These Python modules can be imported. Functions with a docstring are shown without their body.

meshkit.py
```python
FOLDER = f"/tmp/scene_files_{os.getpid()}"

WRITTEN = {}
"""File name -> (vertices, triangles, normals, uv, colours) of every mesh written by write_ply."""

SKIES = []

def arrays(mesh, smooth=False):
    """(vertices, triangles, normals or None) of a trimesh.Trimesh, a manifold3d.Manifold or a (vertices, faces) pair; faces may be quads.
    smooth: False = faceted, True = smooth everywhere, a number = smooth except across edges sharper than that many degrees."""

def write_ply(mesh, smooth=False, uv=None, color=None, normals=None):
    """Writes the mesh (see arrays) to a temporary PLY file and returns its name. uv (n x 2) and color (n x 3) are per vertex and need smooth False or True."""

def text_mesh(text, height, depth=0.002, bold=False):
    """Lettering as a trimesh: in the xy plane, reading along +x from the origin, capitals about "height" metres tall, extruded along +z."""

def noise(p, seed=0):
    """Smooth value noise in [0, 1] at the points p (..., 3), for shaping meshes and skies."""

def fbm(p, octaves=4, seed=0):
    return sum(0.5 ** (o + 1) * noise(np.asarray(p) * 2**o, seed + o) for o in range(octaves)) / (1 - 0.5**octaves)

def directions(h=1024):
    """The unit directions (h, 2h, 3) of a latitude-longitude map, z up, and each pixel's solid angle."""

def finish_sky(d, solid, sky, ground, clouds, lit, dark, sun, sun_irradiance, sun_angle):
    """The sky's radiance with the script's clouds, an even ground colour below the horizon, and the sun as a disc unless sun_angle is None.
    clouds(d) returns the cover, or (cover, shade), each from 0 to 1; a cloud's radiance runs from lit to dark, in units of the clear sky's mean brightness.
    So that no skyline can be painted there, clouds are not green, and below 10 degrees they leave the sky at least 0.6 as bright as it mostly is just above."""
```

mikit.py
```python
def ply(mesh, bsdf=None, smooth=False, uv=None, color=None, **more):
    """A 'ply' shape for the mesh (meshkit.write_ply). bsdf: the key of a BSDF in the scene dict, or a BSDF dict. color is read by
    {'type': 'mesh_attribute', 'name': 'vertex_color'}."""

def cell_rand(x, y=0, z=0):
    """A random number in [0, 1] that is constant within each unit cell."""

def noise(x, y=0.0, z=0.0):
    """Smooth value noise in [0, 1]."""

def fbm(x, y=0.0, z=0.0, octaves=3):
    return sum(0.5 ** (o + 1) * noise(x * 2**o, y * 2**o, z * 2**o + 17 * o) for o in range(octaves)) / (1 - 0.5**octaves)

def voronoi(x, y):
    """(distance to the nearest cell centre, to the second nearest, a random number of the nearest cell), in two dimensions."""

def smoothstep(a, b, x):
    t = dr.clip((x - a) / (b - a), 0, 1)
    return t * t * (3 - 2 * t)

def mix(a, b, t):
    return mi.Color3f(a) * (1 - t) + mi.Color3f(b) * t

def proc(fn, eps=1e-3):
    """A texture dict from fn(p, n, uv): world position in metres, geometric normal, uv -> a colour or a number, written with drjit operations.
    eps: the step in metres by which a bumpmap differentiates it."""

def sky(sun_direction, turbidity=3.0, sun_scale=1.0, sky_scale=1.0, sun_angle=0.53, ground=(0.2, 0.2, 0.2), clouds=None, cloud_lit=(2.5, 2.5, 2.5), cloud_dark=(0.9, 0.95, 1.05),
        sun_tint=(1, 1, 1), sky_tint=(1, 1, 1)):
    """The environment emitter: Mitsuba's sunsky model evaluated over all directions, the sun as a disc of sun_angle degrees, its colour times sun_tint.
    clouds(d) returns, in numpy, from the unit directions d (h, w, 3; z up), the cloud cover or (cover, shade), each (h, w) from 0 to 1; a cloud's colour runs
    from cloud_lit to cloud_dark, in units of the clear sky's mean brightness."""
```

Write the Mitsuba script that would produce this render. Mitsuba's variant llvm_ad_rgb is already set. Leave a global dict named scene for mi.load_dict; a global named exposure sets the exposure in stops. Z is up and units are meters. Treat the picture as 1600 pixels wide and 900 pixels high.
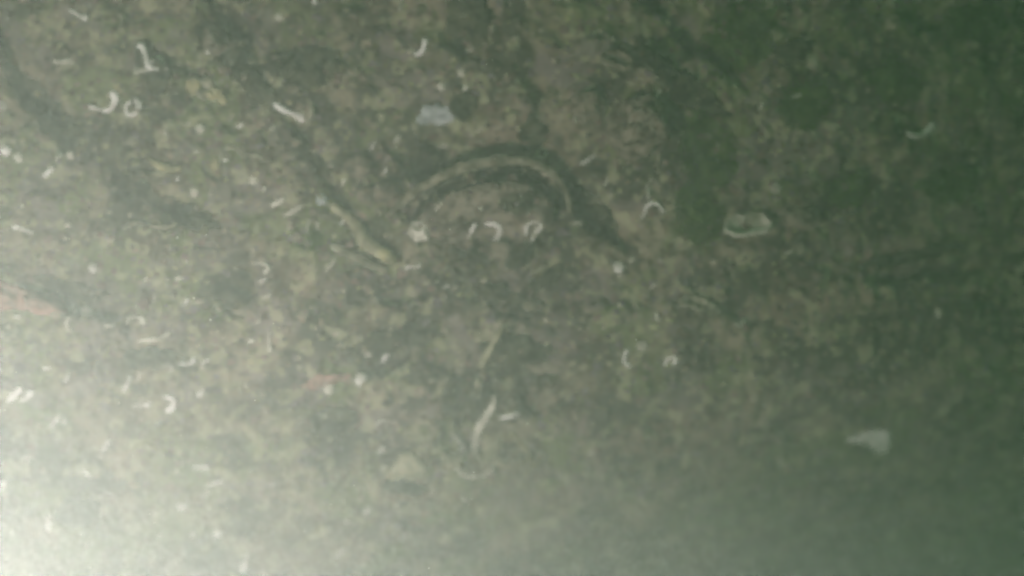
import math, random
import numpy as np, trimesh, drjit as dr, mitsuba as mi
import mikit, meshkit
from mikit import noise, fbm, voronoi, smoothstep, mix

random.seed(7)
rng = np.random.default_rng(7)
T = mi.ScalarTransform4f
scene, labels = {'type': 'scene'}, {}

# ------------------------------------------------------------------ camera, daylight, water, torch, exposure
EYE, AIM = np.array([0.0, -0.42, 0.92]), np.array([0.0, 0.0, 0.0])
FOV, W, H_ = 53.0, 1600.0, 900.0
exposure = 0.0
BOX_LO, BOX_HI = np.array([-3.6, -3.3, -2.4]), np.array([3.7, 3.5, 1.06])
def silt(x, y, z):
    """How thick the silt hangs in the water: thin everywhere, stirred up into a drifting cloud on the diver's side, uneven."""
    p = np.stack([x, y, z], -1)
    cloud = np.exp(-((x + 0.46) / 0.42) ** 2 - ((y + 0.28) / 0.28) ** 2 - ((z - 0.15) / 0.42) ** 2)
    low = np.exp(-((x - 0.25) / 0.55) ** 2 - ((y + 0.36) / 0.13) ** 2 - ((z - 0.05) / 0.40) ** 2)
    return (BASE + CLOUD * cloud + LOW * low) * (0.70 + 0.60 * meshkit.fbm(p * 4.5, 3, 91))
BASE, CLOUD, LOW = 0.46, 0.95, 1.05
_n = (88, 84, 42)
_g = [np.linspace(BOX_LO[i], BOX_HI[i], _n[i] + 1)[:-1] + (BOX_HI[i] - BOX_LO[i]) / _n[i] / 2 for i in range(3)]
_zz, _yy, _xx = np.meshgrid(_g[2], _g[1], _g[0], indexing='ij')
scene['water_medium'] = {'type': 'heterogeneous',
    'sigma_t': {'type': 'gridvolume', 'grid': mi.VolumeGrid(silt(_xx, _yy, _zz)[..., None].astype(np.float32)), 'filter_type': 'trilinear',
                'to_world': T().translate(BOX_LO.tolist()).scale((BOX_HI - BOX_LO).tolist())},
    'albedo': {'type': 'rgb', 'value': [0.765, 0.895, 0.835]},
    'phase': {'type': 'hg', 'g': -0.1}}
scene['camera'] = {'type': 'thinlens', 'fov': FOV, 'fov_axis': 'x', 'near_clip': 0.01, 'far_clip': 60.0,
    'aperture_radius': 0.0185, 'focus_distance': 0.90,
    'to_world': T().look_at(origin=EYE.tolist(), target=AIM.tolist(), up=[0, 0, 1]),
    'medium': {'type': 'ref', 'id': 'water_medium'}}
# dim green daylight that comes down through the murk
scene['sky'] = mikit.sky([0.5, 0.5, 0.8], turbidity=8, sun_scale=0.004, sky_scale=0.7, sun_angle=40, ground=(0.05, 0.06, 0.04), sky_tint=(0.20, 1.0, 0.25), sun_tint=(0.5, 1, 0.5))
# the diver's torch, held below and to the left of the camera; its body is built further down
_ahead = (AIM - EYE) / np.linalg.norm(AIM - EYE)
_right = np.array([1.0, 0, 0])
_above = np.cross(_right, _ahead)
LAMP, LAMP_AIM = EYE - .42 * _right - .34 * _above + .12 * _ahead, np.array([-0.44, -0.30, -0.05])
LAMP_POWER = np.array([11.4, 9.1, 9.2])
LAMP_DIR = (LAMP_AIM - LAMP) / np.linalg.norm(LAMP_AIM - LAMP)
scene['torch_beam'] = {'type': 'spot', 'to_world': T().look_at(origin=(LAMP + 0.012 * LAMP_DIR).tolist(), target=LAMP_AIM.tolist(), up=[0, 0, 1]),
    'intensity': {'type': 'rgb', 'value': LAMP_POWER.tolist()}, 'cutoff_angle': 64.0, 'beam_width': 3.0}

# ------------------------------------------------------------------ where a line of sight of the photograph meets the bed
_f = (AIM - EYE) / np.linalg.norm(AIM - EYE)
_r = np.cross(_f, [0, 0, 1]); _r /= np.linalg.norm(_r)
_u = np.cross(_r, _f)
_t = math.tan(math.radians(FOV / 2))

def sight(px, py):
    px, py = np.asarray(px, float), np.asarray(py, float)
    d = _f + ((px - W / 2) / (W / 2) * _t)[..., None] * _r - ((py - H_ / 2) / (W / 2) * _t)[..., None] * _u
    return d

def at(px, py, height=None):
    d = sight(px, py)
    z = np.zeros(np.shape(px))
    for _ in range(1 if height is None else 14):
        t = (z - EYE[2]) / d[..., 2]
        p = EYE + t[..., None] * d
        if height is not None:
            z = 0.5 * z + 0.5 * height(p[..., 0], p[..., 1])
    return p[0] if p.ndim == 2 and np.ndim(px) == 0 else p

PX = 2 * _t * np.linalg.norm(EYE) / W            # metres per photograph pixel at the middle of the bed

# ------------------------------------------------------------------ the bed: relief
def slope(x, y):
    """The rock face leans: it falls away towards the diver's side (bottom of the picture) and to the right."""
    u = np.clip((-0.02 - y) / 0.22, 0, 6)
    return (0.46 * np.clip(y, -1.2, 0.6) - 0.105 * np.minimum(u ** 1.6, 4) - 0.09 * np.clip((x - 0.12) / 0.5, 0, 2) ** 1.4
            - 0.10 * np.clip((x + 0.10) / 0.3, 0, 1.5) * np.clip((-0.05 - y) / 0.15, 0, 1.6) ** 1.5)

def blob(x, y, c, rx, ry, ang, p=2.0):
    dx, dy = x - c[0], y - c[1]
    ca, sa = math.cos(ang), math.sin(ang)
    u, v = (dx * ca + dy * sa) / rx, (-dx * sa + dy * ca) / ry
    return np.exp(-(u * u + v * v) ** (p / 2))

# grooves and hollows: pixel, radii in pixels, turn in degrees (anticlockwise as seen), depth in metres
HOLLOWS = [
    (775, 335, 135, 85, 0, .030),
    (45, 130, 75, 20, -52, .030), (95, 205, 70, 26, -52, .040), (335, 60, 80, 17, -52, .022), (395, 125, 62, 24, -52, .038),
    (480, 245, 70, 15, -55, .022), (520, 310, 40, 14, -55, .018), (560, 350, 45, 14, -50, .022),
    (670, 260, 44, 38, 40, .055), (720, 150, 40, 26, -60, .026), (830, 208, 32, 28, 20, .026), (850, 20, 70, 40, 0, .02),
    (980, 75, 85, 30, -30, .032), (1075, 150, 85, 24, -38, .036), (915, 335, 60, 22, -50, .042), (960, 380, 60, 22, -30, .026), (925, 285, 30, 16, -50, .022),
    (1010, 145, 17, 16, 0, .014), (610, 530, 85, 28, 14, .032), (690, 545, 45, 25, 0, .022), (815, 560, 55, 36, -40, .032), (870, 575, 60, 30, -20, .020),
    (725, 620, 40, 45, 60, .028), (820, 640, 70, 26, 10, .022), (90, 440, 55, 20, -20, .028), (150, 470, 50, 16, -15, .026), (30, 400, 40, 25, 0, .02), (365, 455, 45, 35, 20, .024),
    (290, 335, 60, 22, -20, .022), (200, 310, 45, 18, -40, .018), (540, 660, 35, 40, 0, .024), (500, 690, 30, 20, 0, .016), (490, 130, 60, 40, 10, .020), (480, 70, 50, 25, 0, .018),
    (120, 800, 45, 35, 0, .022), (60, 790, 18, 28, 0, .016), (230, 560, 50, 20, 0, .016), (630, 760, 50, 14, -10, .018), (1420, 400, 90, 24, 12, .024), (1540, 375, 80, 20, 16, .02),
    (1240, 80, 40, 24, 20, .022), (1100, 260, 60, 45, 60, .022), (1420, 105, 50, 22, 10, .018), (1300, 600, 60, 18, 0, .014), (1180, 470, 50, 30, 0, .018), (1060, 600, 60, 20, 10, .016),
    (800, 470, 60, 22, -20, .018), (870, 440, 60, 22, 30, .016), (640, 455, 50, 25, 0, .016), (575, 95, 45, 30, 0, .016), (240, 90, 30, 45, 20, .014), (310, 170, 45, 20, -35, .018), (20, 40, 40, 60, 0, .022)]
HUMPS = [
    (1000, 205, 52, 48, 0, .026), (918, 168, 34, 30, 0, .012), (240, 40, 60, 50, 0, .014), (60, 60, 50, 40, 30, .014), (310, 250, 70, 50, 0, .014), (570, 200, 60, 45, 0, .014),
    (450, 200, 45, 30, -50, .012), (760, 100, 60, 50, 0, .012), (250, 400, 90, 50, -20, .014), (60, 560, 80, 40, 0, .014), (470, 500, 80, 45, 10, .014), (560, 610, 70, 30, 0, .014),
    (700, 470, 40, 20, 0, .010), (640, 720, 60, 40, 0, .012), (930, 480, 90, 50, 0, .012), (1090, 490, 70, 40, 0, .012), (1250, 330, 80, 40, 0, .014), (1380, 250, 60, 40, 0, .012), (1000, 700, 120, 60, 0, .01)]
_feat = []
for sgn, items in ((-1, HOLLOWS), (1, HUMPS)):
    for (px, py, rx, ry, a, h) in items:
        c = at(px, py)
        _feat.append((c, rx * PX * 0.75, ry * PX * 0.8, math.radians(a), sgn * h * (1.3 if sgn < 0 else 0.9)))

def relief(x, y):
    x, y = np.broadcast_arrays(np.asarray(x, float), np.asarray(y, float))
    p = np.stack([x, y, 0 * x], -1)
    wx = x + 0.012 * (meshkit.fbm(p * 22, 2, 31) - .5) * 2
    wy = y + 0.012 * (meshkit.fbm(p * 22, 2, 47) - .5) * 2
    h = slope(x, y) + 0.030 * (meshkit.fbm(p * 5, 2, 3) - .5) + 0.022 * (meshkit.fbm(p * 19, 3, 5) - .5)
    for c, rx, ry, a, d in _feat:
        near = (np.abs(x - c[0]) < 3 * max(rx, ry)) & (np.abs(y - c[1]) < 3 * max(rx, ry))
        if near.any():
            add = np.zeros_like(h)
            add[near] = d * blob(wx[near], wy[near], c, rx, ry, a)
            h = h + add
    return h

def fine(x, y):
    p = np.stack(np.broadcast_arrays(np.asarray(x, float), np.asarray(y, float), 0.0 * np.asarray(x)), -1)
    lump = meshkit.fbm(p * 52, 3, 9)
    return 0.014 * (np.abs(lump - .5) * 2 - .25) + 0.0035 * (meshkit.noise(p * 210, 12) - .5)

def ground(x, y):
    return relief(x, y) + fine(x, y)

def axis(lo, hi, step, far, n):
    core = np.arange(lo, hi + step / 2, step)
    g = np.geomspace(step * 1.5, far, n)
    return np.concatenate([lo - g[::-1], core, core[-1] + g])

gx, gy = axis(-0.80, 0.88, 0.0023, 2.4, 34), axis(-0.36, 0.42, 0.0021, 2.4, 34)
X, Y = np.meshgrid(gx, gy)
Zr = relief(X, Y)
Z = Zr + fine(X, Y)
from scipy.interpolate import RegularGridInterpolator
_top = RegularGridInterpolator((gy, gx), Z, bounds_error=False, fill_value=0.0)
_soft = RegularGridInterpolator((gy, gx), Zr, bounds_error=False, fill_value=0.0)
top = lambda x, y: _top(np.stack([y, x], -1))
soft = lambda x, y: _soft(np.stack([y, x], -1))
on_bed = lambda px, py: at(px, py, lambda x, y: soft(x, y))

def grid_faces(n, m):
    i, j = np.meshgrid(np.arange(n - 1), np.arange(m - 1), indexing='ij')
    a = (i * m + j).ravel()
    return np.vstack([np.stack([a, a + 1, a + m + 1], 1), np.stack([a, a + m + 1, a + m], 1)])

# ------------------------------------------------------------------ materials
def bed_colour(p, n, uv):
    f3 = lambda f, o, k: fbm(p.x * f + o, p.y * f, p.z * f + o, k)
    b = f3(30, 8.0, 3)
    col = mix((0.075, 0.062, 0.044), (0.225, 0.192, 0.148), smoothstep(0.36, 0.64, b))
    col = mix(col, (0.125, 0.150, 0.070), 0.80 * smoothstep(0.46, 0.60, f3(17, 21.0, 3)))          # olive film
    col = mix(col, (0.175, 0.145, 0.150), 0.70 * smoothstep(0.52, 0.64, f3(24, 33.0, 3)))          # grey violet silt
    col = mix(col, (0.25, 0.185, 0.155), 0.50 * smoothstep(0.56, 0.68, f3(9, 3.0, 3)))             # pinkish crust
    col = mix(col, (0.045, 0.044, 0.033), 0.85 * smoothstep(0.53, 0.64, f3(21, 40.0, 3)))          # dark film
    col = mix(col, (0.05, 0.048, 0.036), 0.50 * smoothstep(0.56, 0.70, f3(120, 5.0, 3)))
    col = mix(col, (0.33, 0.32, 0.22), 0.60 * smoothstep(0.57, 0.70, f3(70, 9.0, 2)))              # shelly flecks
    g = noise(p.x * 330, p.y * 330, p.z * 330)
    return col * mi.Color3f(1.08, 1.14, 1.06) * (0.82 + 0.36 * g)

def varied(lo, hi, f=90.0, seed=0.0):
    def fn(p, n, uv):
        return mix(lo, hi, smoothstep(0.3, 0.7, fbm(p.x * f + seed, p.y * f, p.z * f, 3)))
    return fn

def matte(key, fn):
    scene[key] = {'type': 'twosided', 'bsdf': {'type': 'diffuse', 'reflectance': mikit.proc(fn) if callable(fn) else {'type': 'rgb', 'value': list(fn)}}}

def gloss(key, fn, rough=0.55, spec=0.4):
    scene[key] = {'type': 'twosided', 'bsdf': {'type': 'principled', 'base_color': mikit.proc(fn) if callable(fn) else {'type': 'rgb', 'value': list(fn)}, 'roughness': rough, 'specular': spec}}

matte('m_bed', bed_colour)
matte('m_white', varied((0.55, 0.55, 0.50), (0.96, 0.96, 0.94), 85))
matte('m_cream', varied((0.34, 0.34, 0.28), (0.70, 0.69, 0.60), 90, 3))
matte('m_dim', varied((0.13, 0.135, 0.095), (0.36, 0.355, 0.265), 110, 7))
matte('m_yellow', varied((0.17, 0.17, 0.095), (0.40, 0.38, 0.22), 60, 11))
matte('m_pink', varied((0.20, 0.145, 0.115), (0.42, 0.27, 0.225), 70, 15))
matte('m_stone', varied((0.08, 0.074, 0.056), (0.25, 0.225, 0.175), 120, 19))
matte('m_cup', varied((0.17, 0.19, 0.12), (0.56, 0.57, 0.48), 75, 45))
matte('m_finger', varied((0.19, 0.19, 0.12), (0.38, 0.37, 0.26), 90, 49))
matte('m_chip', varied((0.74, 0.75, 0.70), (0.93, 0.93, 0.90), 60, 53))
matte('m_pebble', varied((0.13, 0.125, 0.088), (0.30, 0.285, 0.215), 150, 41))
matte('m_shell', varied((0.10, 0.10, 0.068), (0.235, 0.225, 0.165), 120, 23))
matte('m_blue', varied((0.24, 0.28, 0.28), (0.57, 0.63, 0.63), 70, 27))
matte('m_painted_shade', varied((0.020, 0.023, 0.014), (0.078, 0.080, 0.052), 90, 31))  # near-black tone that stands in for shade in hollows and grooves
matte('m_green', varied((0.045, 0.090, 0.022), (0.095, 0.150, 0.045), 130, 35))
scene['m_grit'] = {'type': 'twosided', 'bsdf': {'type': 'diffuse', 'reflectance': {'type': 'mesh_attribute', 'name': 'vertex_color'}}}
gloss('m_torch', (0.02, 0.02, 0.022), 0.35)
scene['m_lens'] = {'type': 'thindielectric'}

# ------------------------------------------------------------------ names and labels
def numbered(name):
    if name not in labels and name not in scene:
        return name
    n = 1
    while f'{name}_{n:03d}' in labels or f'{name}_{n:03d}' in scene:
        n += 1
    return f'{name}_{n:03d}'

def thing(name, shape, label, category, group=None, kind=None):
    key = numbered(name)
    scene[key] = shape
    labels[key] = {k: v for k, v in (('label', label), ('category', category), ('group', group), ('kind', kind)) if v}
    return key

def assembly(name, label, category, group=None):
    key = numbered(name)
    labels[key] = {k: v for k, v in (('label', label), ('category', category), ('group', group)) if v}
    return key

def part(parent, name, shape, **text):
    key = numbered(f'{parent}__{name}')
    scene[key] = shape
    if text:
        labels[key] = text
    return key

# ------------------------------------------------------------------ shapes
def spline(pts, n):
    p = np.asarray(pts, float)
    if len(p) == 2:
        return p[0] + np.linspace(0, 1, n)[:, None] * (p[1] - p[0])
    from scipy.interpolate import CubicSpline
    s = np.concatenate([[0], np.cumsum(np.linalg.norm(np.diff(p, axis=0), axis=1))])
    return CubicSpline(s, p)(np.linspace(0, s[-1], n))

def sweep(P, R, sides=10, seed=0, rough=0.12, flat=1.0):
    """A tube along the points P with radii R, rounded ends, slightly uneven."""
    P, R = np.asarray(P, float), np.asarray(R, float)
    t = np.gradient(P, axis=0); t /= np.linalg.norm(t, axis=1, keepdims=True) + 1e-12
    up = np.array([0, 0, 1.0])
    a = np.cross(t, up); a /= np.linalg.norm(a, axis=1, keepdims=True) + 1e-12
    b = np.cross(a, t)
    ang = np.arange(sides) * 2 * np.pi / sides
    ring = np.cos(ang)[None, :, None] * a[:, None] + flat * np.sin(ang)[None, :, None] * b[:, None]
    v = P[:, None] + R[:, None, None] * ring
    k = meshkit.noise(v / max(R.max(), 1e-4) * 0.9 + seed, seed)
    v = P[:, None] + R[:, None, None] * ring * (1 - rough + 2 * rough * k)[..., None]
    n = len(P)
    v = np.vstack([v.reshape(-1, 3), P[:1] - t[:1] * R[0] * .5, P[-1:] + t[-1:] * R[-1] * .5])
    i, j = np.meshgrid(np.arange(n - 1), np.arange(sides), indexing='ij')
    q = np.stack([i * sides + j, i * sides + (j + 1) % sides, (i + 1) * sides + (j + 1) % sides, (i + 1) * sides + j], -1).reshape(-1, 4)
    f = np.vstack([q[:, [0, 1, 2]], q[:, [0, 2, 3]]])
    jj = np.arange(sides)
    f = np.vstack([f, np.stack([jj * 0 + n * sides, (jj + 1) % sides, jj], 1), np.stack([jj * 0 + n * sides + 1, (n - 1) * sides + jj, (n - 1) * sides + (jj + 1) % sides], 1)])
    return trimesh.Trimesh(v, f, process=False)

def bed_path(path, n):
    px = spline(path, n)
    P = on_bed(px[:, 0], px[:, 1])
    return P

def tube(path, width, seed, lift=0.6, taper=(0.75, 1.0), arch=0.0):
    ln = np.linalg.norm(np.diff(np.asarray(path, float), axis=0), axis=1).sum()
    n = int(max(8, ln / 2.2))
    P = bed_path(path, n)
    s = np.linspace(0, 1, n)
    R = 0.5 * width * PX * (taper[0] + (taper[1] - taper[0]) * s) * (1 + 0.10 * np.sin(s * ln * 0.9 + seed)) * (0.55 + 0.9 * meshkit.noise(np.stack([s * ln / 16, 0 * s + seed, 0 * s], -1), 5))
    R *= np.linalg.norm(P - EYE, axis=1) / 1.01
    R[0] *= .8; R[-1] *= .85
    z = top(P[:, 0], P[:, 1])
    z = np.maximum(z, soft(P[:, 0], P[:, 1]))
    k = min(n, 7) | 1
    z = np.convolve(np.pad(z, k // 2, mode='edge'), np.ones(k) / k, 'valid')[:n]
    # raised by lift, and moved along the line of sight's foot so that it keeps its place
    P2 = P.copy()
    P2[:, 2] = z + lift * R + arch * np.sin(np.pi * s)
    return sweep(P2, R, 9, seed)

def mound(px, py, rx, ry, ang, hgt, seed, rough=0.25, sub=3, sink=0.35):
    """A rounded, uneven lump that sits in the bed: radii in pixels, height in metres."""
    m = trimesh.creation.icosphere(subdivisions=sub)
    v = np.array(m.vertices)
    k = meshkit.fbm(v * 1.7 + seed * 3.1, 3 if sub < 5 else 6, seed)
    v = v * (1 + rough * 2 * (k - .5))[:, None]
    v = v * [rx * PX, ry * PX, hgt]
    a = math.radians(ang)
    v = v @ np.array([[math.cos(a), math.sin(a), 0], [-math.sin(a), math.cos(a), 0], [0, 0, 1]])
    c = on_bed(px, py)
    v = v + c + [0, 0, hgt * (1 - 2 * sink) * 0.6]
    return trimesh.Trimesh(v, m.faces, process=False)

def crust(outline, thick, seed, wobble=0.18, rings=14, segs=54, lumps=1.0, dome=0.0, ribs=0.0):
    """A thin encrusting sheet that follows the bed inside an uneven outline given in pixels."""
    o = np.asarray(outline, float)
    segs = int(max(segs, np.ptp(o, axis=0).max() * 1.1)) if segs != 48 else segs
    c = o.mean(0)
    cl = np.vstack([o, o[:1]])
    s = np.concatenate([[0], np.cumsum(np.linalg.norm(np.diff(cl, axis=0), axis=1))])
    from scipy.interpolate import CubicSpline
    edge = CubicSpline(s, cl, bc_type='periodic')(np.linspace(0, s[-1], segs, endpoint=False))
    q = (edge - c)
    w = 1 + wobble * 2 * (meshkit.fbm(np.stack([edge[:, 0] * .07, edge[:, 1] * .07, 0 * edge[:, 0] + seed], -1), 3, seed) - .5)
    edge = c + q * w[:, None]
    size = np.linalg.norm(q, axis=1).max()
    rings = int(max(rings, size / 2.2))
    rr = np.linspace(0, 1, rings)
    px = c[0] + rr[:, None] * (edge[:, 0] - c[0])[None]
    py = c[1] + rr[:, None] * (edge[:, 1] - c[1])[None]
    P = on_bed(px, py)
    z = top(P[..., 0], P[..., 1])
    k = meshkit.fbm(np.stack([P[..., 0] * 140, P[..., 1] * 140, 0 * z + seed], -1), 3, seed)
    prof = (1 - rr ** 6)[:, None]
    P[..., 2] = z + prof * thick * (1 - .6 * lumps + 1.2 * lumps * k) - 0.0015 * (rr[:, None] > .99) + dome * (1 - rr ** 2)[:, None]
    if ribs:
        P[..., 2] += prof * ribs * (np.sin((px * .9 + py * .35)) + .6 * np.sin(py * .55 - px * .12 + 2 * k))
    n, m = px.shape
    i, j = np.meshgrid(np.arange(n - 1), np.arange(m), indexing='ij')
    q = np.stack([i * m + j, (i + 1) * m + j, (i + 1) * m + (j + 1) % m, i * m + (j + 1) % m], -1).reshape(-1, 4)
    return trimesh.Trimesh(P.reshape(-1, 3), np.vstack([q[:, [0, 1, 2]], q[:, [0, 2, 3]]]), process=False)

def oval(px, py, rx, ry, ang=0, n=12):
    a = np.arange(n) * 2 * np.pi / n
    t = math.radians(ang)
    x, y = rx * np.cos(a), ry * np.sin(a)
    return np.stack([px + x * math.cos(t) + y * math.sin(t), py - x * math.sin(t) + y * math.cos(t)], 1)

# ------------------------------------------------------------------ the setting
mesh = trimesh.Trimesh(np.stack([X, Y, Z], -1).reshape(-1, 3), grid_faces(len(gy), len(gx)), process=False)
scene['seabed'] = mikit.ply(mesh, 'm_bed', smooth=True)
labels['seabed'] = {'label': 'murky brown seabed of silt covered rock with diagonal grooves', 'category': 'seabed', 'kind': 'structure'}

# ------------------------------------------------------------------ the big half-buried shell in the middle
shell = assembly('shell', 'large weathered bowl shaped shell half buried in the middle of the bed', 'shell')
RIM = [(604, 338), (632, 312), (664, 289), (700, 270), (738, 257), (782, 250), (828, 254), (860, 268), (880, 291), (888, 312), (890, 332)]
rp = spline(RIM, 110)
P = on_bed(rp[:, 0], rp[:, 1])
s = np.linspace(0, 1, 110)
swell = np.sin(np.pi * s) ** .6 * (1 - .75 * np.clip((s - .70) / .25, 0, 1))
def at_z(px, py, z):
    d = sight(px, py)
    return EYE + ((z - EYE[2]) / d[..., 2])[..., None] * d
base = np.polyval(np.polyfit(s, P[:, 2], 2), s)
RIMZ = base + 0.016 + 0.020 * swell + .005 * (meshkit.fbm(P * 45, 3, 14) - .5)
P = at_z(rp[:, 0], rp[:, 1], RIMZ)
wob = 0.45 + 1.1 * meshkit.fbm(P * 70, 3, 4)
part(shell, 'rim', mikit.ply(sweep(P, (0.0020 + 0.0036 * swell) * wob, 16, 3, 0.35), 'm_shell', smooth=True), label='raised pale curved rim of the shell')
# the wall that falls from the rim into the groove, then rises to the silt-filled bowl
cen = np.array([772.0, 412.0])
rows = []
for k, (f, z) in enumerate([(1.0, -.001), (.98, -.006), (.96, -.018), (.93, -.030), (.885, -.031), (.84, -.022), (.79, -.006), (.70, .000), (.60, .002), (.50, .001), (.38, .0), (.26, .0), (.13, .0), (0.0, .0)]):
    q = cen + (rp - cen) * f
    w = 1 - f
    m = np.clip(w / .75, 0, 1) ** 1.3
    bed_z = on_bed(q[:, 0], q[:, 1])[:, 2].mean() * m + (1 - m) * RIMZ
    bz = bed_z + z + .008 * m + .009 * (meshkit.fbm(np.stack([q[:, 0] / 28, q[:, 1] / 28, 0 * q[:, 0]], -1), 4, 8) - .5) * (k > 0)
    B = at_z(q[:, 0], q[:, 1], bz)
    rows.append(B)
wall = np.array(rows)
from scipy.interpolate import LinearNDInterpolator
_shell = LinearNDInterpolator(wall[:, ::4, :2].reshape(-1, 2), wall[:, ::4, 2].reshape(-1))
def with_shell(f):
    def g(x, y):
        z = f(x, y)
        k = _shell(np.stack(np.broadcast_arrays(x, y), -1)).reshape(np.shape(z))
        return np.where(np.isnan(k), z, np.fmax(z, k))
    return g
top, soft = with_shell(top), with_shell(soft)
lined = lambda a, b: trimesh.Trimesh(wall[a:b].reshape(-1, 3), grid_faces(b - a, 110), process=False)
part(shell, 'groove', mikit.ply(lined(0, 7), 'm_painted_shade', smooth=True), label='dark groove under the rim of the shell')  # the shade under the rim is put into this dark colour
part(shell, 'bowl', mikit.ply(lined(6, len(rows)), 'm_stone', smooth=True), label='silt filled inside of the shell below its rim')

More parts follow.
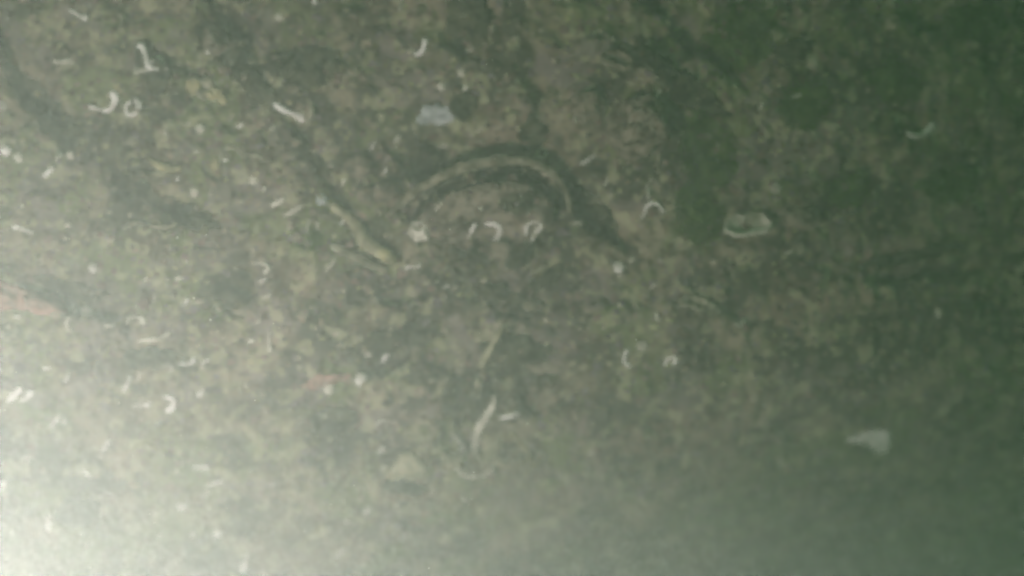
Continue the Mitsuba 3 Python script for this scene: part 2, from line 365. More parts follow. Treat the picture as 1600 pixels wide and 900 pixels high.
# ------------------------------------------------------------------ white and pale worm tubes
A, B_, C_ = 'm_white', 'm_cream', 'm_dim'
TUBES = [   # label, centre line in pixels, width in pixels, material
    ('short bright white worm tube slanting at the top left, right of the topmost left corner', [(110, 16), (122, 24), (137, 31)], 8, A),
    ('thin upright pale worm tube hanging down from the top edge left of the first groove', [(193, 2), (191, 16), (194, 32), (186, 46)], 6, C_),
    ('short level white worm tube left of the hooked tube in the upper left', [(84, 97), (97, 99), (116, 96)], 7, B_),
    ('thick white hooked worm tube with a stalk pointing up left, upper left of the bed', [(219, 76), (228, 90), (233, 105), (245, 110), (255, 102), (249, 94), (238, 99)], 11, A),
    ('small pale worm tube stub just below left of the thick hooked tube', [(211, 114), (221, 111), (231, 110)], 7, B_),
    ('white J shaped worm tube curling up beside the closed ring tube', [(141, 169), (155, 172), (168, 174), (178, 166), (182, 156), (175, 148)], 8, A),
    ('bright white worm tube coiled into a small closed ring in the upper left', [(206, 160), (198, 166), (199, 178), (209, 183), (219, 178), (221, 168), (213, 161)], 7, A),
    ('dull yellowish worm tube running right from the closed ring tube', [(224, 160), (234, 162), (246, 164)], 8, C_),
    ('bright white wavy worm tube at the lower end of the long upper groove', [(429, 161), (438, 171), (453, 179), (466, 183), (475, 192)], 10, A),
    ('dull curved worm tube bending behind the bright wavy tube', [(476, 153), (486, 163), (488, 178), (480, 196), (475, 216)], 8, C_),
    ('faint angled worm tube below right of the wavy tube', [(482, 236), (500, 236), (514, 228), (512, 216)], 7, C_),
    ('slim white tick shaped worm tube alone above the pale blue patch', [(648, 86), (655, 86), (661, 78), (664, 63)], 6, A),
    ('pale worm tube stub cut by the top edge above the tick shaped tube', [(629, -2), (626, 9), (624, 18)], 6, B_),
    ('white worm tube tip at the top edge left of centre', [(489, -3), (492, 3), (494, 8)], 8, A),
    ('tiny bright white worm tube above left of the big shell', [(616, 223), (624, 214)], 6, A),
    ('short bright white worm tube slanting near the left edge above the middle', [(70, 278), (78, 274), (87, 267)], 7, A),
    ('bright white worm tube lying level near the left edge', [(22, 356), (32, 357), (42, 361), (52, 364)], 8, A),
    ('small angular pale worm tube between the pink crust and the round white barnacle', [(110, 496), (104, 505), (112, 517)], 6, B_),
    ('faint pale arch shaped worm tube right of the round white barnacle', [(199, 508), (203, 498), (213, 495), (223, 499), (226, 508)], 6, B_),
    ('long pale worm tube rising to the right in the left middle of the bed', [(214, 534), (238, 531), (256, 527), (267, 520)], 6, B_),
    ('small white L shaped worm tube left of the middle', [(278, 568), (290, 570), (300, 568), (303, 559)], 6, A),
    ('slim upright pale worm tube left of the pink streak', [(421, 518), (420, 532), (424, 550)], 6, B_),
    ('brightest slanting white worm tube of a pair near the left edge', [(14, 628), (24, 618), (35, 607)], 8, A),
    ('second slanting white worm tube, right one of the pair near the left edge', [(36, 628), (44, 622), (52, 613)], 7, A),
    ('white slanting worm tube below the pair near the left edge', [(80, 671), (88, 660), (94, 648)], 7, A),
    ('thin pale slanting worm tube in the bright left part, above the hooked tube', [(194, 612), (199, 602), (203, 588)], 5, A),
    ('white hook shaped worm tube open to the left, in the bright left part', [(256, 623), (266, 622), (273, 629), (270, 638), (262, 643)], 7, A),
    ('pale lumpy worm tube left of the hook shaped tube', [(210, 635), (218, 633), (228, 635), (236, 632)], 8, A),
    ('small slim white worm tube below the dark hollow left of centre', [(598, 568), (601, 560), (606, 554)], 6, A),
    ('tiny white worm tube below right of the pink streak', [(588, 663), (594, 661), (599, 656)], 6, A),
    ('tiny pale worm tube left of the tiny white one below the pink streak', [(505, 654), (511, 648)], 6, B_),
    ('bright bluish white worm tube left of the lower pale twig', [(708, 682), (717, 691), (725, 704)], 7, A),
    ('bright white worm tube lying right of the lower pale twig', [(782, 653), (797, 651), (812, 645)], 6, A),
    ('yellowish hooked worm tube with a white end, right of the twigs', [(797, 676), (808, 687), (820, 700), (828, 710), (820, 722)], 9, 'm_yellow'),
    ('broad faint arc of worm tube below the lower pale twig', [(712, 730), (728, 744), (750, 745), (769, 733)], 8, B_),
    ('slim white slanting worm tube low in the picture left of centre', [(569, 806), (573, 800), (580, 794)], 5, A),
    ('bright slim white worm tube slanting near the bottom edge', [(525, 879), (530, 869), (537, 859)], 6, A),
    ('bright white slanting worm tube in the glare of the lower left', [(160, 704), (166, 698), (171, 688)], 7, A),
    ('white worm tube stub at the left edge in the glare', [(2, 765), (6, 758), (11, 753)], 7, A),
    ('upright yellowish white worm tube low in the lower left glare', [(76, 805), (78, 815), (76, 828)], 6, A),
    ('short level white worm tube in the glare left of centre', [(303, 729), (316, 731), (328, 729)], 7, A),
    ('faint level worm tube right in the lower left glare', [(322, 760), (333, 757), (350, 752)], 6, A),
    ('curved white worm tube at the bottom edge in the glare', [(386, 864), (387, 878), (378, 892)], 8, A),
    ('white arch shaped worm tube right of the big shell', [(1000, 341), (1006, 337), (1009, 326), (1016, 320), (1028, 323), (1037, 333)], 7, A),
    ('thin upright worm tube standing above the arch shaped tube', [(1011, 312), (1012, 300), (1011, 288), (1017, 281), (1027, 292)], 5, B_),
    ('white leaf shaped worm tube looped on the right half of the big shell', [(817, 384), (823, 371), (822, 357), (832, 347), (844, 351), (840, 365), (828, 377)], 4.6, A),
    ('bright white bracket shaped worm tube in the middle of the big shell', [(759, 352), (772, 351), (781, 358), (780, 368), (774, 378)], 7, A),
    ('thin straight white worm tube left of the bracket shaped tube on the shell', [(730, 374), (737, 361), (743, 349)], 4, A),
    ('short bright white worm tube slanting above right of the big shell', [(907, 257), (918, 251), (930, 243)], 6, A),
    ('very thin worm tube below the short bright one right of the shell', [(944, 291), (950, 278)], 4, B_),
    ('faint worm tube beside the groove right of the big shell', [(921, 320), (931, 311), (939, 302)], 5, C_),
    ('thin faint worm tube on the left shoulder of the big shell', [(680, 330), (690, 317)], 4, B_),
    ('faint worm tube stub right of the shell in the dark groove', [(892, 350), (907, 350)], 5, B_),
    ('faint worm tube below the big shell', [(828, 428), (840, 422), (852, 414)], 6, C_),
    ('white knotted worm tube at the tip of the yellow finger sponge', [(636, 424), (637, 416), (646, 418), (656, 413)], 6, A),
    ('small white worm tube coiled into a loop left of the yellow finger sponge', [(480, 362), (483, 350), (489, 345), (496, 349), (495, 358)], 6, B_),
    ('pale slanting worm tube, upper one of two left of the yellow finger sponge', [(424, 322), (436, 317), (444, 310)], 7, B_),
    ('pale slanting worm tube, lower one of two left of the yellow finger sponge', [(444, 337), (459, 331), (475, 321)], 7, B_),
    ('pale hooked worm tube below left of the yellow finger sponge', [(400, 414), (412, 413), (420, 420), (414, 427)], 7, B_),
    ('faint slim worm tube under the second pale finger sponge', [(509, 426), (516, 417), (523, 406)], 5, B_),
    ('pale straight worm tube on the upper edge of the outlined oval stone', [(898, 158), (910, 147), (930, 135)], 5, B_),
    ('pale worm tube stub on the left edge of the outlined oval stone', [(896, 178), (899, 198)], 5, B_),
    ('faint worm tube on the lower edge of the outlined oval stone', [(914, 195), (925, 191), (937, 185)], 5, C_),
    ('small pale worm tube bent over the stone near the upper right groove', [(948, 98), (954, 91), (964, 88), (976, 94)], 6, B_),
    ('pale worm tube along the right side of the dark round pit', [(1020, 160), (1027, 151), (1033, 141)], 6, B_),
    ('pale crescent shaped worm tube alone in the dark upper right', [(1414, 207), (1430, 215), (1445, 208), (1456, 195)], 7, A),
    ('short faint yellowish worm tube in the dark upper right', [(1233, 153), (1241, 153), (1249, 149)], 6, B_),
    ('faint worm tube below the short yellowish one in the upper right', [(1240, 222), (1245, 214)], 6, C_),
    ('small white crescent shaped worm tube open to the right, right of centre', [(981, 548), (975, 557), (976, 566), (985, 573)], 6, A),
    ('small white worm tube looped like a drop, right of centre', [(1040, 573), (1044, 561), (1051, 559), (1055, 563), (1050, 571)], 6, A),
    ('pale lumpy worm tube forming a broad arch right of centre', [(1059, 475), (1069, 466), (1084, 466), (1098, 469), (1112, 475), (1122, 487)], 8, C_),
    ('small faint crescent shaped worm tube right of the broad arch', [(1145, 503), (1153, 509), (1162, 501)], 6, B_),
    ('short upright pale worm tube in the dark right part', [(1464, 484), (1465, 498)], 7, B_),
    ('small faint worm tube above the white crescent right of centre', [(1024, 490), (1028, 502)], 6, B_),
    ('dull worm tube running right from the bent one, above the two slanting tubes', [(372, 240), (398, 246), (426, 255)], 8, C_),
    ('dull bent worm tube below the yellow green sponge patches, left of the long dull tube', [(352, 262), (350, 240), (362, 230), (376, 238), (384, 258)], 8, C_),
    ('faint upright worm tube above the arch shaped tube, right of the large round stone', [(1030, 236), (1029, 252), (1031, 270)], 6, C_),
    ('faint pale worm tube in the lumpy ground left of the middle', [(196, 362), (222, 352), (252, 356), (276, 350)], 8, C_),
    ('faint slanting worm tube near the right edge', [(1478, 590), (1490, 585), (1492, 577)], 6, C_),
]
for i, (label, path, width, m) in enumerate(TUBES):
    thing('worm_tube', mikit.ply(tube(path, width * (1.08 if m == A else .98), i + 1), m, smooth=True), label, 'worm tube')

# ------------------------------------------------------------------ sponges, twigs, crusts, shells, barnacles
def limb(path, widths, seed, lift=.35):
    n = 40
    P = bed_path(path, n)
    R = np.interp(np.linspace(0, 1, n), np.linspace(0, 1, len(widths)), widths) * PX / 2
    z = np.convolve(np.pad(soft(P[:, 0], P[:, 1]), 10, mode='edge'), np.ones(21) / 21, 'valid')
    P[:, 2] = z + 0.002 + lift * R
    return sweep(P, R, 14, seed, .2, .8)

k = assembly('finger_sponge', 'long yellowish finger shaped sponge with an orange tip left of the big shell', 'sponge')
part(k, 'stem', mikit.ply(limb([(519, 322), (541, 341), (562, 368), (583, 391), (600, 403)], (12, 19, 22, 23, 21), 5, .9), 'm_finger', smooth=True))
part(k, 'tip', mikit.ply(limb([(594, 398), (606, 405), (618, 413)], (20, 24, 16), 6, .95), 'm_yellow', smooth=True), label='yellow orange rounded tip')
thing('finger_sponge', mikit.ply(limb([(520, 386), (543, 398), (570, 411), (604, 427)], (11, 16, 15, 9), 8, .5), 'm_dim', smooth=True), 'shorter dull finger shaped sponge lying below the yellow one', 'sponge')
thing('twig', mikit.ply(limb([(751, 577), (760, 560), (770, 541), (778, 525), (786, 513)], (14, 11, 10, 9, 7), 9, 1.1), 'm_finger', smooth=True), 'pale straight twig slanting along the dark hollow below the shell', 'twig')
thing('twig', mikit.ply(limb([(741, 716), (744, 690), (749, 671), (762, 650), (772, 618)], (5, 11, 15, 13, 6), 10, .9), 'm_cream', smooth=True), 'pale thick lower twig standing below the slanting one', 'twig')

thing('algal_crust', mikit.ply(crust([(-12, 440), (28, 446), (62, 456), (104, 470), (98, 488), (55, 490), (20, 484), (-12, 482)], .007, 3, .35), 'm_pink', smooth=True), 'salmon pink crust of algae on the left edge', 'alga')
thing('algal_crust', mikit.ply(crust([(472, 605), (488, 592), (520, 585), (545, 588), (530, 597), (505, 606)], .005, 4, .25), 'm_pink', smooth=True), 'small pink streak of algal crust low left of centre', 'alga')
k = assembly('sponge_patch', 'yellow green lumpy sponge patch beside the long upper groove', 'sponge')
for q, (px, py, rx, ry) in enumerate([(303, 133, 13, 15), (322, 128, 12, 11), (334, 146, 13, 11), (318, 150, 10, 9), (347, 158, 8, 7)]):
    part(k, 'lobe', mikit.ply(crust(oval(px, py, rx, ry, 30 * q), .006, 70 + q, .5, 12, 40, 1.2), ('m_yellow', 'm_dim')[q % 2], smooth=True))
thing('sponge_patch', mikit.ply(crust([(330, 252), (338, 248), (344, 262), (344, 276), (337, 275)], .003, 6), 'm_yellow', smooth=True), 'small upright yellow green sponge patch below the larger one', 'sponge')
thing('shell_fragment', mikit.ply(limb([(233, 247), (245, 259), (262, 266), (284, 265)], (6, 13, 14, 8), 12), 'm_yellow', smooth=True), 'curved yellowish shell edge in the upper left', 'shell')
thing('shell_fragment', mikit.ply(crust([(653, 182), (664, 169), (684, 165), (708, 171), (707, 188), (694, 193), (680, 196), (664, 198), (654, 201)], .006, 7, .25, lumps=.9, ribs=.0012), 'm_blue', smooth=True), 'square pale blue shell fragment above the big shell', 'shell')
thing('shell_fragment', mikit.ply(crust([(1320, 688), (1340, 678), (1362, 672), (1393, 678), (1393, 692), (1386, 707), (1362, 700), (1340, 693)], .008, 8, .04, lumps=.6, ribs=.0012), 'm_chip', smooth=True), 'flat white shell fragment alone in the dark lower right', 'shell')

for i, (px, py, rx, ry, a, m, label) in enumerate([
    (640, 732, 34, 24, 30, 'm_finger', 'pale lumpy crust patch low in the picture, left of the lower pale twig'), (706, 724, 18, 12, -40, 'm_finger', 'small pale lumpy crust patch just left of the foot of the lower pale twig'),
    (765, 700, 16, 26, -20, 'm_finger', 'narrow lumpy crust patch just right of the lower pale twig'), (748, 612, 9, 26, -12, 'm_dim', 'narrow dull crust streak between the slanting twig and the lower pale twig'),
    (1097, 478, 34, 12, -15, 'm_dim', 'lumpy crust patch around the broad arch of worm tube right of centre'), (668, 205, 22, 12, 0, 'm_dim', 'dull crust patch along the lower edge of the pale blue shell fragment')]):
    thing('crust_patch', mikit.ply(crust(oval(px, py, rx, ry, a), .005, 80 + i, .6, 14, 54, 1.2), m, smooth=True), label, 'crust')

def cup(outline, height, seed):
    """An upturned small valve: a thin bowl with a raised lip, thick as a shell."""
    m = crust(outline, .001, seed, .5, 12, 48, .2)
    n = len(m.vertices) // 48
    v = np.array(m.vertices).reshape(n, 48, 3)
    r = np.linspace(0, 1, n)[:, None]
    outer = v.copy(); inner = v.copy()
    zc = v[..., 2].mean()
    inner[..., 2] = zc + .003 + height * r ** 2.2
    c = v[0, 0, :2]
    outer[..., :2] = c + (v[..., :2] - c) * 1.06
    outer[..., 2] = zc - .004 + height * 1.02 * r ** 2.6
    f = np.array(m.faces)
    j = np.arange(48); b, k = (n - 1) * 48, n * 48
    lip = np.vstack([np.stack([b + j, b + k + j, b + k + (j + 1) % 48], 1), np.stack([b + j, b + k + (j + 1) % 48, b + (j + 1) % 48], 1)])
    return trimesh.Trimesh(np.vstack([inner.reshape(-1, 3), outer.reshape(-1, 3)]), np.vstack([f, f[:, ::-1] + k, lip]), process=False)

thing('shell', mikit.ply(cup([(1134, 350), (1146, 341), (1168, 340), (1190, 342), (1199, 358), (1180, 372), (1154, 382), (1136, 376)], .010, 9), 'm_cup', smooth=40), 'small pale cup shaped shell lying open in the dark right part', 'shell')
thing('shell', mikit.ply(cup(oval(962, 100, 24, 14, -20), .010, 10), 'm_shell', smooth=40), 'small dull shell by the groove in the upper right', 'shell')

def barnacle(px, py, r, hgt, seed, label, m='m_cream', hole=True):
    key = assembly('barnacle', label, 'barnacle')
    c = on_bed(px, py)
    c[2] = max(float(top(c[0], c[1])[0]), c[2]) - .002
    a = np.arange(36) * 2 * np.pi / 36
    prof = [(1.08, 0), (.98, .35), (.82, .72), (.62, .97), (.48, 1.0), (.40, .95), (.30, .75), (.0, .72)]
    v = []
    for q, z in prof:
        k = 1 + .10 * np.cos(6 * a + seed) * (q > .3) + .06 * (rng.random(36) - .5)
        v.append(np.stack([c[0] + q * r * PX * k * np.cos(a), c[1] + q * r * PX * k * np.sin(a), c[2] + hgt * z + 0 * a], 1))
    v = np.array(v).reshape(-1, 3)
    i, j = np.meshgrid(np.arange(len(prof) - 1), np.arange(36), indexing='ij')
    q = np.stack([i * 36 + j, i * 36 + (j + 1) % 36, (i + 1) * 36 + (j + 1) % 36, (i + 1) * 36 + j], -1).reshape(-1, 4)
    rows_ = 5 * 36
    qa, qb = q[q[:, 0] < 4 * 36], q[q[:, 0] >= 4 * 36]
    part(key, 'wall', mikit.ply((v, qa), m, smooth=True))
    part(key, 'plate', mikit.ply((v, qb), 'm_cream' if m in (A, B_) else 'm_dim', smooth=True))

for (px, py, r, h, label, m) in [
    (136, 491, 11, .008, 'round bright white barnacle right of the pink crust', A),
    (656, 366, 17, .011, 'round pale barnacle on the left flank of the big shell', B_),
    (565, 593, 10, .007, 'small bright barnacle at the right end of the pink streak', A),
    (514, 607, 9, .006, 'pale barnacle below the pink streak', B_),
    (966, 417, 9, .006, 'small white barnacle below right of the big shell', A),
    (1004, 539, 8, .006, 'small pale barnacle above the two small white loops right of centre', B_),
    (18, 520, 16, .010, 'broad dull barnacle at the left edge under the pink crust', C_),
    (145, 418, 7, .006, 'tiny white barnacle above the pink crust', A),
    (12, 187, 9, .008, 'yellowish barnacle at the left edge beside the upper left groove', 'm_yellow'),
    (9, 235, 8, .008, 'white barnacle at the left edge, lowest of three', A),
    (4, 165, 7, .007, 'pale barnacle at the left edge, topmost of three', B_),
    (31, 248, 7, .006, 'small pale barnacle right of the lowest one at the left edge', B_),
    (110, 243, 6, .005, 'small dull barnacle below the upper left groove', B_),
    (57, 148, 7, .005, 'dull yellowish barnacle on the brink of the upper left groove', 'm_yellow'),
    (502, 311, 8, .006, 'small bluish barnacle at the upper end of the yellow finger sponge', 'm_blue'),
    (304, 300, 7, .005, 'small pale barnacle left of the middle groove', B_),
    (395, 281, 6, .005, 'small white barnacle right of the small yellow green sponge', B_),
    (721, 113, 6, .005, 'small pale barnacle above right of the pale blue fragment', B_),
    (688, 134, 7, .005, 'pale barnacle just above the pale blue fragment', B_),
    (436, 26, 6, .005, 'tiny pale barnacle near the top edge left of centre', B_),
    (360, 103, 6, .005, 'tiny pale barnacle in the long upper groove', B_),
    (313, 200, 7, .005, 'small pale barnacle left of the bright wavy tube', B_),
    (182, 134, 5, .005, 'tiny yellowish barnacle above the J shaped tube', 'm_yellow'),
    (313, 615, 6, .005, 'tiny white barnacle right of the hook shaped tube', A),
    (285, 789, 8, .005, 'small white barnacle in the lower left glare', A),
    (340, 832, 8, .005, 'small pale barnacle low in the lower left glare', A),
    (925, 707, 7, .005, 'small pale yellow barnacle alone below centre right', B_),
    (1395, 36, 12, .007, 'dull round barnacle in the dark top right', C_),
    (1211, 297, 8, .006, 'small pale barnacle above the cup shaped shell', B_),
    (1268, 212, 9, .006, 'faint barnacle in the upper right part', C_),
    (1250, 390, 9, .006, 'dull barnacle right of the cup shaped shell', C_),
    (1270, 98, 9, .005, 'faint pale barnacle near the top right', C_),
    (722, 580, 9, .006, 'dull barnacle left of the slanting twig', C_),
    (1010, 775, 12, .006, 'faint dull barnacle low right of centre', C_),
    (1065, 755, 13, .006, 'second faint barnacle low right of centre', C_)]:
    barnacle(px, py, r, h, px % 7, label, m)

# ------------------------------------------------------------------ shade of the hollows painted as dark patches, green turf
PAINTED_SHADE = [(670, 260, 36, 30, 40, 'dark patch of painted shade in the hollow left above the big shell'), (922, 330, 62, 20, -50, 'dark patch of painted shade in the groove right of the big shell'),
    (75, 178, 88, 24, -50, 'dark strip of painted shade along the upper left groove'), (362, 92, 92, 22, -48, 'dark strip of painted shade along the long upper groove'),
    (1058, 130, 105, 22, -38, 'dark strip of painted shade along the groove in the upper right'), (832, 206, 26, 22, 20, 'dark round patch of painted shade above the big shell'),
    (1010, 146, 14, 13, 0, 'dark painted shade in the round pit of the upper right stone'), (818, 565, 62, 42, -35, 'dark patch of painted shade in the hollow right of the slanting twig'),
    (622, 532, 82, 20, 12, 'dark patch of painted shade in the hollow low left of the big shell'), (1420, 402, 75, 12, 12, 'dark strip of painted shade in the far right groove'),
    (812, 320, 34, 17, 5, 'dark round patch of painted shade inside the big shell'), (748, 396, 20, 20, 0, 'dark patch of painted shade left of the nose shaped stone in the big shell'), (812, 404, 24, 12, 30, 'dark patch of painted shade right of the nose shaped stone in the big shell'),
    (728, 622, 48, 42, 60, 'dark patch of painted shade around the lower pale twig'), (525, 660, 38, 30, 0, 'dark patch of painted shade below the pink streak'), (290, 335, 48, 20, -20, 'dark patch of painted shade left of the middle, below the curved yellowish shell edge'),
    (490, 100, 52, 34, 20, 'broad dark patch of painted shade in the upper part left of centre'), (365, 450, 36, 30, 20, 'dark patch of painted shade left of the finger sponges'), (735, 30, 46, 40, 60, 'dark patch at the top edge above the tick shaped tube'),
    (215, 295, 42, 14, -30, 'narrow dark patch of painted shade under the curved yellowish shell edge'), (500, 255, 36, 9, -55, 'dark strip of painted shade between the bright wavy tube and the finger sponges'), (1240, 80, 34, 20, 20, 'dark patch of painted shade in the top right'),
    (800, 470, 60, 18, -20, 'dark smear of painted shade below the big shell'), (845, 440, 40, 10, 35, 'dark streak of painted shade below the right side of the big shell'), (240, 105, 24, 40, 20, 'dark patch of painted shade around the thick hooked tube'),
    (120, 800, 40, 26, 0, 'dark patch of painted shade in the lower left glare'), (240, 560, 44, 18, 0, 'dark patch of painted shade left of the middle, above the hook shaped tube'), (630, 762, 46, 13, -10, 'dark streak of painted shade low left of centre'),
    (110, 452, 62, 14, -18, 'dark strip of painted shade just above the pink crust'), (722, 165, 22, 24, -60, 'dark patch of painted shade right of the pale blue fragment')]
for i, (px, py, rx, ry, a, label) in enumerate(PAINTED_SHADE):
    thing('painted_shade_patch', mikit.ply(crust(oval(px, py, rx, ry, a), .0045, 20 + i, .45, 16, 60, .6), 'm_painted_shade', smooth=True), label, 'weed')  # thin dark sheets on the bed, shade painted as colour
GREEN = [(1150, 62, 62, 48, 40, 'broad green turf patch beside the upper right groove'), (1092, 335, 34, 46, 20, 'green turf patch right of the arch shaped tube'), (1105, 235, 40, 62, 10, 'tall green turf patch between the large round stone and the cup shaped shell'),
    (1520, 40, 44, 30, 0, 'green turf patch in the far top right'), (1255, 165, 40, 34, 20, 'green turf patch by the short yellowish tube in the upper right'), (492, 378, 10, 13, 0, 'small green turf tuft left of the finger sponges'), (1320, 300, 36, 22, 0, 'green turf patch right of the cup shaped shell'),
    (1480, 290, 46, 26, 15, 'green turf patch near the right edge above the far right groove'), (1400, 130, 40, 30, -20, 'green turf patch above the pale crescent tube')]
for i, (px, py, rx, ry, a, label) in enumerate(GREEN):
    k = assembly('algal_turf', label, 'alga')
    part(k, 'mat', mikit.ply(crust(oval(px, py, rx, ry, a), .003, 50 + i, .6, 14, 54), 'm_green', smooth=True))
    n = int(rx * ry * .55) + 60
    r_ = np.random.default_rng(900 + i)
    rad, th = np.sqrt(r_.random(n)) * 1.1, r_.random(n) * 6.283
    u, v, t = rx * rad * np.cos(th), ry * rad * np.sin(th), math.radians(a)
    Q = on_bed(px + u * math.cos(t) + v * math.sin(t), py - u * math.sin(t) + v * math.cos(t))
    Q[:, 2] = top(Q[:, 0], Q[:, 1])
    h, d = r_.uniform(.004, .011, (n, 1)), r_.normal(0, 1, (n, 3)) * [.6, .6, .15] + [0, 0, .8]
    d /= np.linalg.norm(d, axis=1, keepdims=True)
    side = np.cross(d, r_.normal(0, 1, (n, 3))); side *= .0007 / np.linalg.norm(side, axis=1, keepdims=True)
    bend = r_.normal(0, .25, (n, 3)) * h
    V = np.stack([Q - side, Q + side, Q + d * h * .6 + side * .8 + bend * .3, Q + d * h * .6 - side * .8 + bend * .3, Q + d * h + bend], 1)
    F = np.array([[0, 1, 2], [0, 2, 3], [3, 2, 4]])[None] + (np.arange(n) * 5)[:, None, None]
    fk = part(k, 'filament', mikit.ply(trimesh.Trimesh(V.reshape(-1, 3), F.reshape(-1, 3), process=False), 'm_green', smooth=True), kind='stuff')

# ------------------------------------------------------------------ stones
for i, (px, py, rx, ry, a, h, label) in enumerate([
    (1000, 207, 46, 40, 10, .034, 'large round silt coated stone with a dark pit in the upper right'),
    (919, 167, 25, 27, 20, .018, 'oval stone outlined by pale tubes left of the large round stone'),
    (560, 262, 22, 18, 0, .012, 'rounded stone left of the dark hollow by the big shell'), (600, 300, 18, 15, 30, .010, 'small rounded stone below the first one by the dark hollow'),
    (570, 305, 14, 13, 0, .009, 'small pale stone above the yellow finger sponge'), (775, 392, 26, 14, 0, .010, 'nose shaped stone at the lower lip of the big shell'),
    (850, 575, 26, 10, -8, .008, 'dull flat stone right of the dark hollow'), (1250, 340, 34, 20, 0, .012, 'dull broad stone right of the cup shaped shell'),
    (335, 70, 20, 14, -50, .010, 'small stone in the upper groove')]):
    thing('stone', mikit.ply(mound(px, py, rx, ry, a, h, i + 60, .5, 5, .42), 'm_stone', smooth=True), label, 'stone')
stones = [mound(0, 0, 1, 1, 0, 1, 200 + i, .35, 2) for i in range(1)]
for i in range(240):
    if i < 90:
        px, py = rng.normal((560, 330, 960)[i % 3], (130, 150, 120)[i % 3]), rng.normal((250, 380, 480)[i % 3], (75, 90, 80)[i % 3])
    else:
        px, py = rng.uniform(-20, 1620), rng.uniform(-20, 920)
    r = rng.uniform(5, 10) * (1.3 if rng.random() < .15 else 1)
    if 600 < px < 900 and 245 < py < 400:
        continue
    m = mound(px, py, r, r * rng.uniform(.6, 1), rng.uniform(0, 180), r * PX * rng.uniform(.4, .65), 300 + i, .6, 3, .42)
    thing('pebble', mikit.ply(m, ('m_stone', 'm_stone', 'm_shell', 'm_pebble')[rng.integers(4)], smooth=True), 'small silt coated pebble embedded in the brown bed', 'pebble', 'silt coated pebbles scattered over the bed')

for i in range(110):
    px, py = (rng.uniform(0, 760), rng.uniform(180, 880)) if i < 80 else (rng.uniform(0, 1250), rng.uniform(0, 720))
    a, ln = math.radians(rng.normal(40, 35)), rng.uniform(5, 14)
    dx, dy = ln / 2 * math.cos(a), ln / 2 * math.sin(a)
    bend = rng.uniform(-.35, .35)
    path = [(px - dx, py + dy), (px + bend * dy, py + bend * dx), (px + dx, py - dy)]
    thing('tube_fragment', mikit.ply(tube(path, rng.uniform(3.2, 5.6), 500 + i), (A, B_, B_)[rng.integers(3)], smooth=True), 'tiny whitish worm tube fragment lying on the brown bed', 'tube fragment', 'tiny worm tube fragments scattered over the bed')

# ------------------------------------------------------------------ grit
def grit(n, lo, hi, cols, seed):
    r_ = np.random.default_rng(seed)
    ico = trimesh.creation.icosahedron() if hi < .004 else trimesh.creation.icosphere(subdivisions=1)
    k = len(ico.vertices)
    x, y = r_.uniform(-.78, .86, n), r_.uniform(-.34, .40, n)
    z = top(x, y)
    s_ = r_.uniform(lo, hi, n) * (1 + .35 * r_.random(n) ** 3)
    V = np.array(ico.vertices)[None] * (1 + .9 * (r_.random((n, k, 1)) - .5)) * s_[:, None, None] * np.stack([1 + 0 * x, r_.uniform(.5, 1.4, n), r_.uniform(.4, .7, n)], -1)[:, None]
    th = r_.uniform(0, 6.28, n)
    c, s = np.cos(th)[:, None], np.sin(th)[:, None]
    V = np.stack([V[..., 0] * c - V[..., 1] * s, V[..., 0] * s + V[..., 1] * c, V[..., 2]], -1)
    V = V + np.stack([x, y, z - s_ * .1], -1)[:, None]
    F = np.array(ico.faces)[None] + (np.arange(n) * k)[:, None, None]
    cc = np.asarray(cols)[r_.integers(0, len(cols), n)] * r_.uniform(.7, 1.2, (n, 1))
    return trimesh.Trimesh(V.reshape(-1, 3), F.reshape(-1, 3), process=False), np.repeat(cc, k, 0)

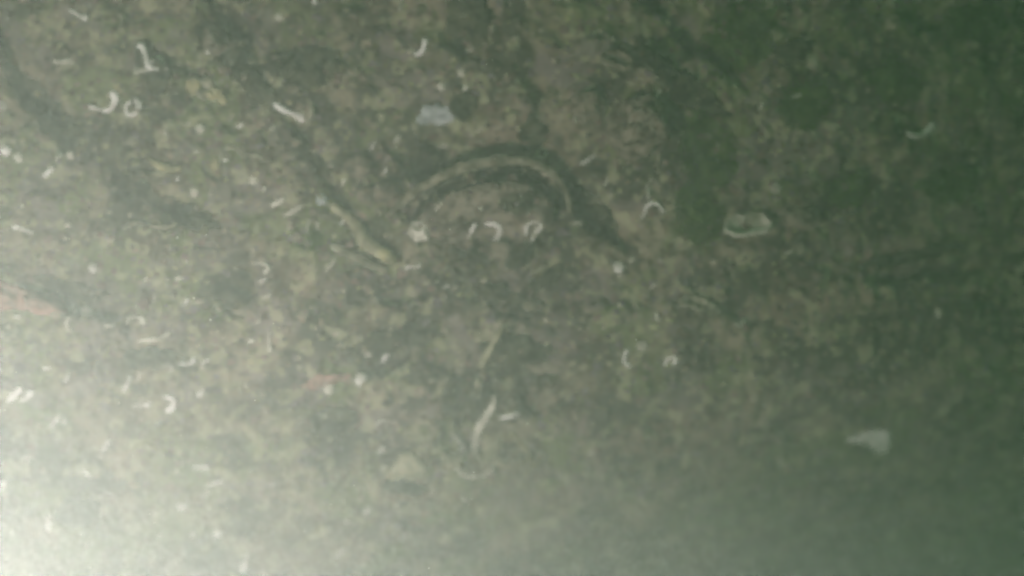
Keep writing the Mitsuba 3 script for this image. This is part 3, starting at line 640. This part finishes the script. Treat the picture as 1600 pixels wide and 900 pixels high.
SHADES = [(.11, .09, .065), (.20, .17, .13), (.15, .15, .085), (.26, .22, .17), (.07, .065, .05), (.24, .225, .165), (.20, .15, .13), (.17, .15, .16)]
m, c = grit(14000, .0013, .0031, SHADES + [(.36, .345, .23), (.31, .32, .18), (.40, .37, .30)], 5)
thing('shell_grit', mikit.ply(m, 'm_grit', smooth=True, color=c), 'fine brown and grey shell grit strewn over the whole bed', 'grit', kind='stuff')
m, c = grit(5600, .0024, .0044, SHADES, 6)
thing('gravel', mikit.ply(m, 'm_grit', smooth=True, color=c), 'coarse speckled gravel of silt coated grains covering the bed', 'gravel', kind='stuff')

r_ = np.random.default_rng(77)
n = 420
x, y = r_.normal(-.28, .26, n), r_.normal(-.12, .16, n)
z = np.maximum(top(x, y), -.6) + r_.uniform(.015, .30, n)
ico = trimesh.creation.icosahedron()
V = np.array(ico.vertices)[None] * r_.uniform(.0003, .0010, (n, 1, 1)) * r_.uniform(.5, 1.6, (n, 1, 3)) + np.stack([x, y, z], -1)[:, None]
F = np.array(ico.faces)[None] + (np.arange(n) * 12)[:, None, None]
thing('silt_fleck', mikit.ply(trimesh.Trimesh(V.reshape(-1, 3), F.reshape(-1, 3), process=False), 'm_cream', smooth=True), 'pale flecks of silt drifting in the torch light over the left half', 'silt', kind='stuff')

# ------------------------------------------------------------------ the torch itself, out of the picture
def turned(profile, m):
    p = trimesh.creation.revolve(np.asarray(profile, float), sections=40)
    p.apply_transform(np.array(T().look_at(origin=LAMP.tolist(), target=LAMP_AIM.tolist(), up=[0, 0, 1]).matrix))
    return mikit.ply(p, m, smooth=35)
k = assembly('dive_torch', 'black dive torch held out of the picture, shining onto the bed from the lower left', 'torch')
part(k, 'body', turned([(0, -.17), (.014, -.17), (.016, -.166), (.016, -.07), (.018, -.06), (.027, -.03), (.030, -.02), (.030, .001), (.026, .001), (.024, -.004), (.010, -.024), (0, -.026)], 'm_torch'))
part(k, 'lens', turned([(0, -.002), (.0245, -.002)], 'm_lens'))

# ------------------------------------------------------------------ the murky water
scene['m_water'] = {'type': 'null'}
lo, hi = BOX_LO, BOX_HI
scene['haze'] = {'type': 'cube', 'to_world': T().translate(((lo + hi) / 2).tolist()).scale(((hi - lo) / 2).tolist()),
    'bsdf': {'type': 'ref', 'id': 'm_water'}, 'interior': {'type': 'ref', 'id': 'water_medium'}}
labels['haze'] = {'label': 'murky green water with fine suspended silt filling the whole view', 'category': 'water', 'kind': 'stuff'}
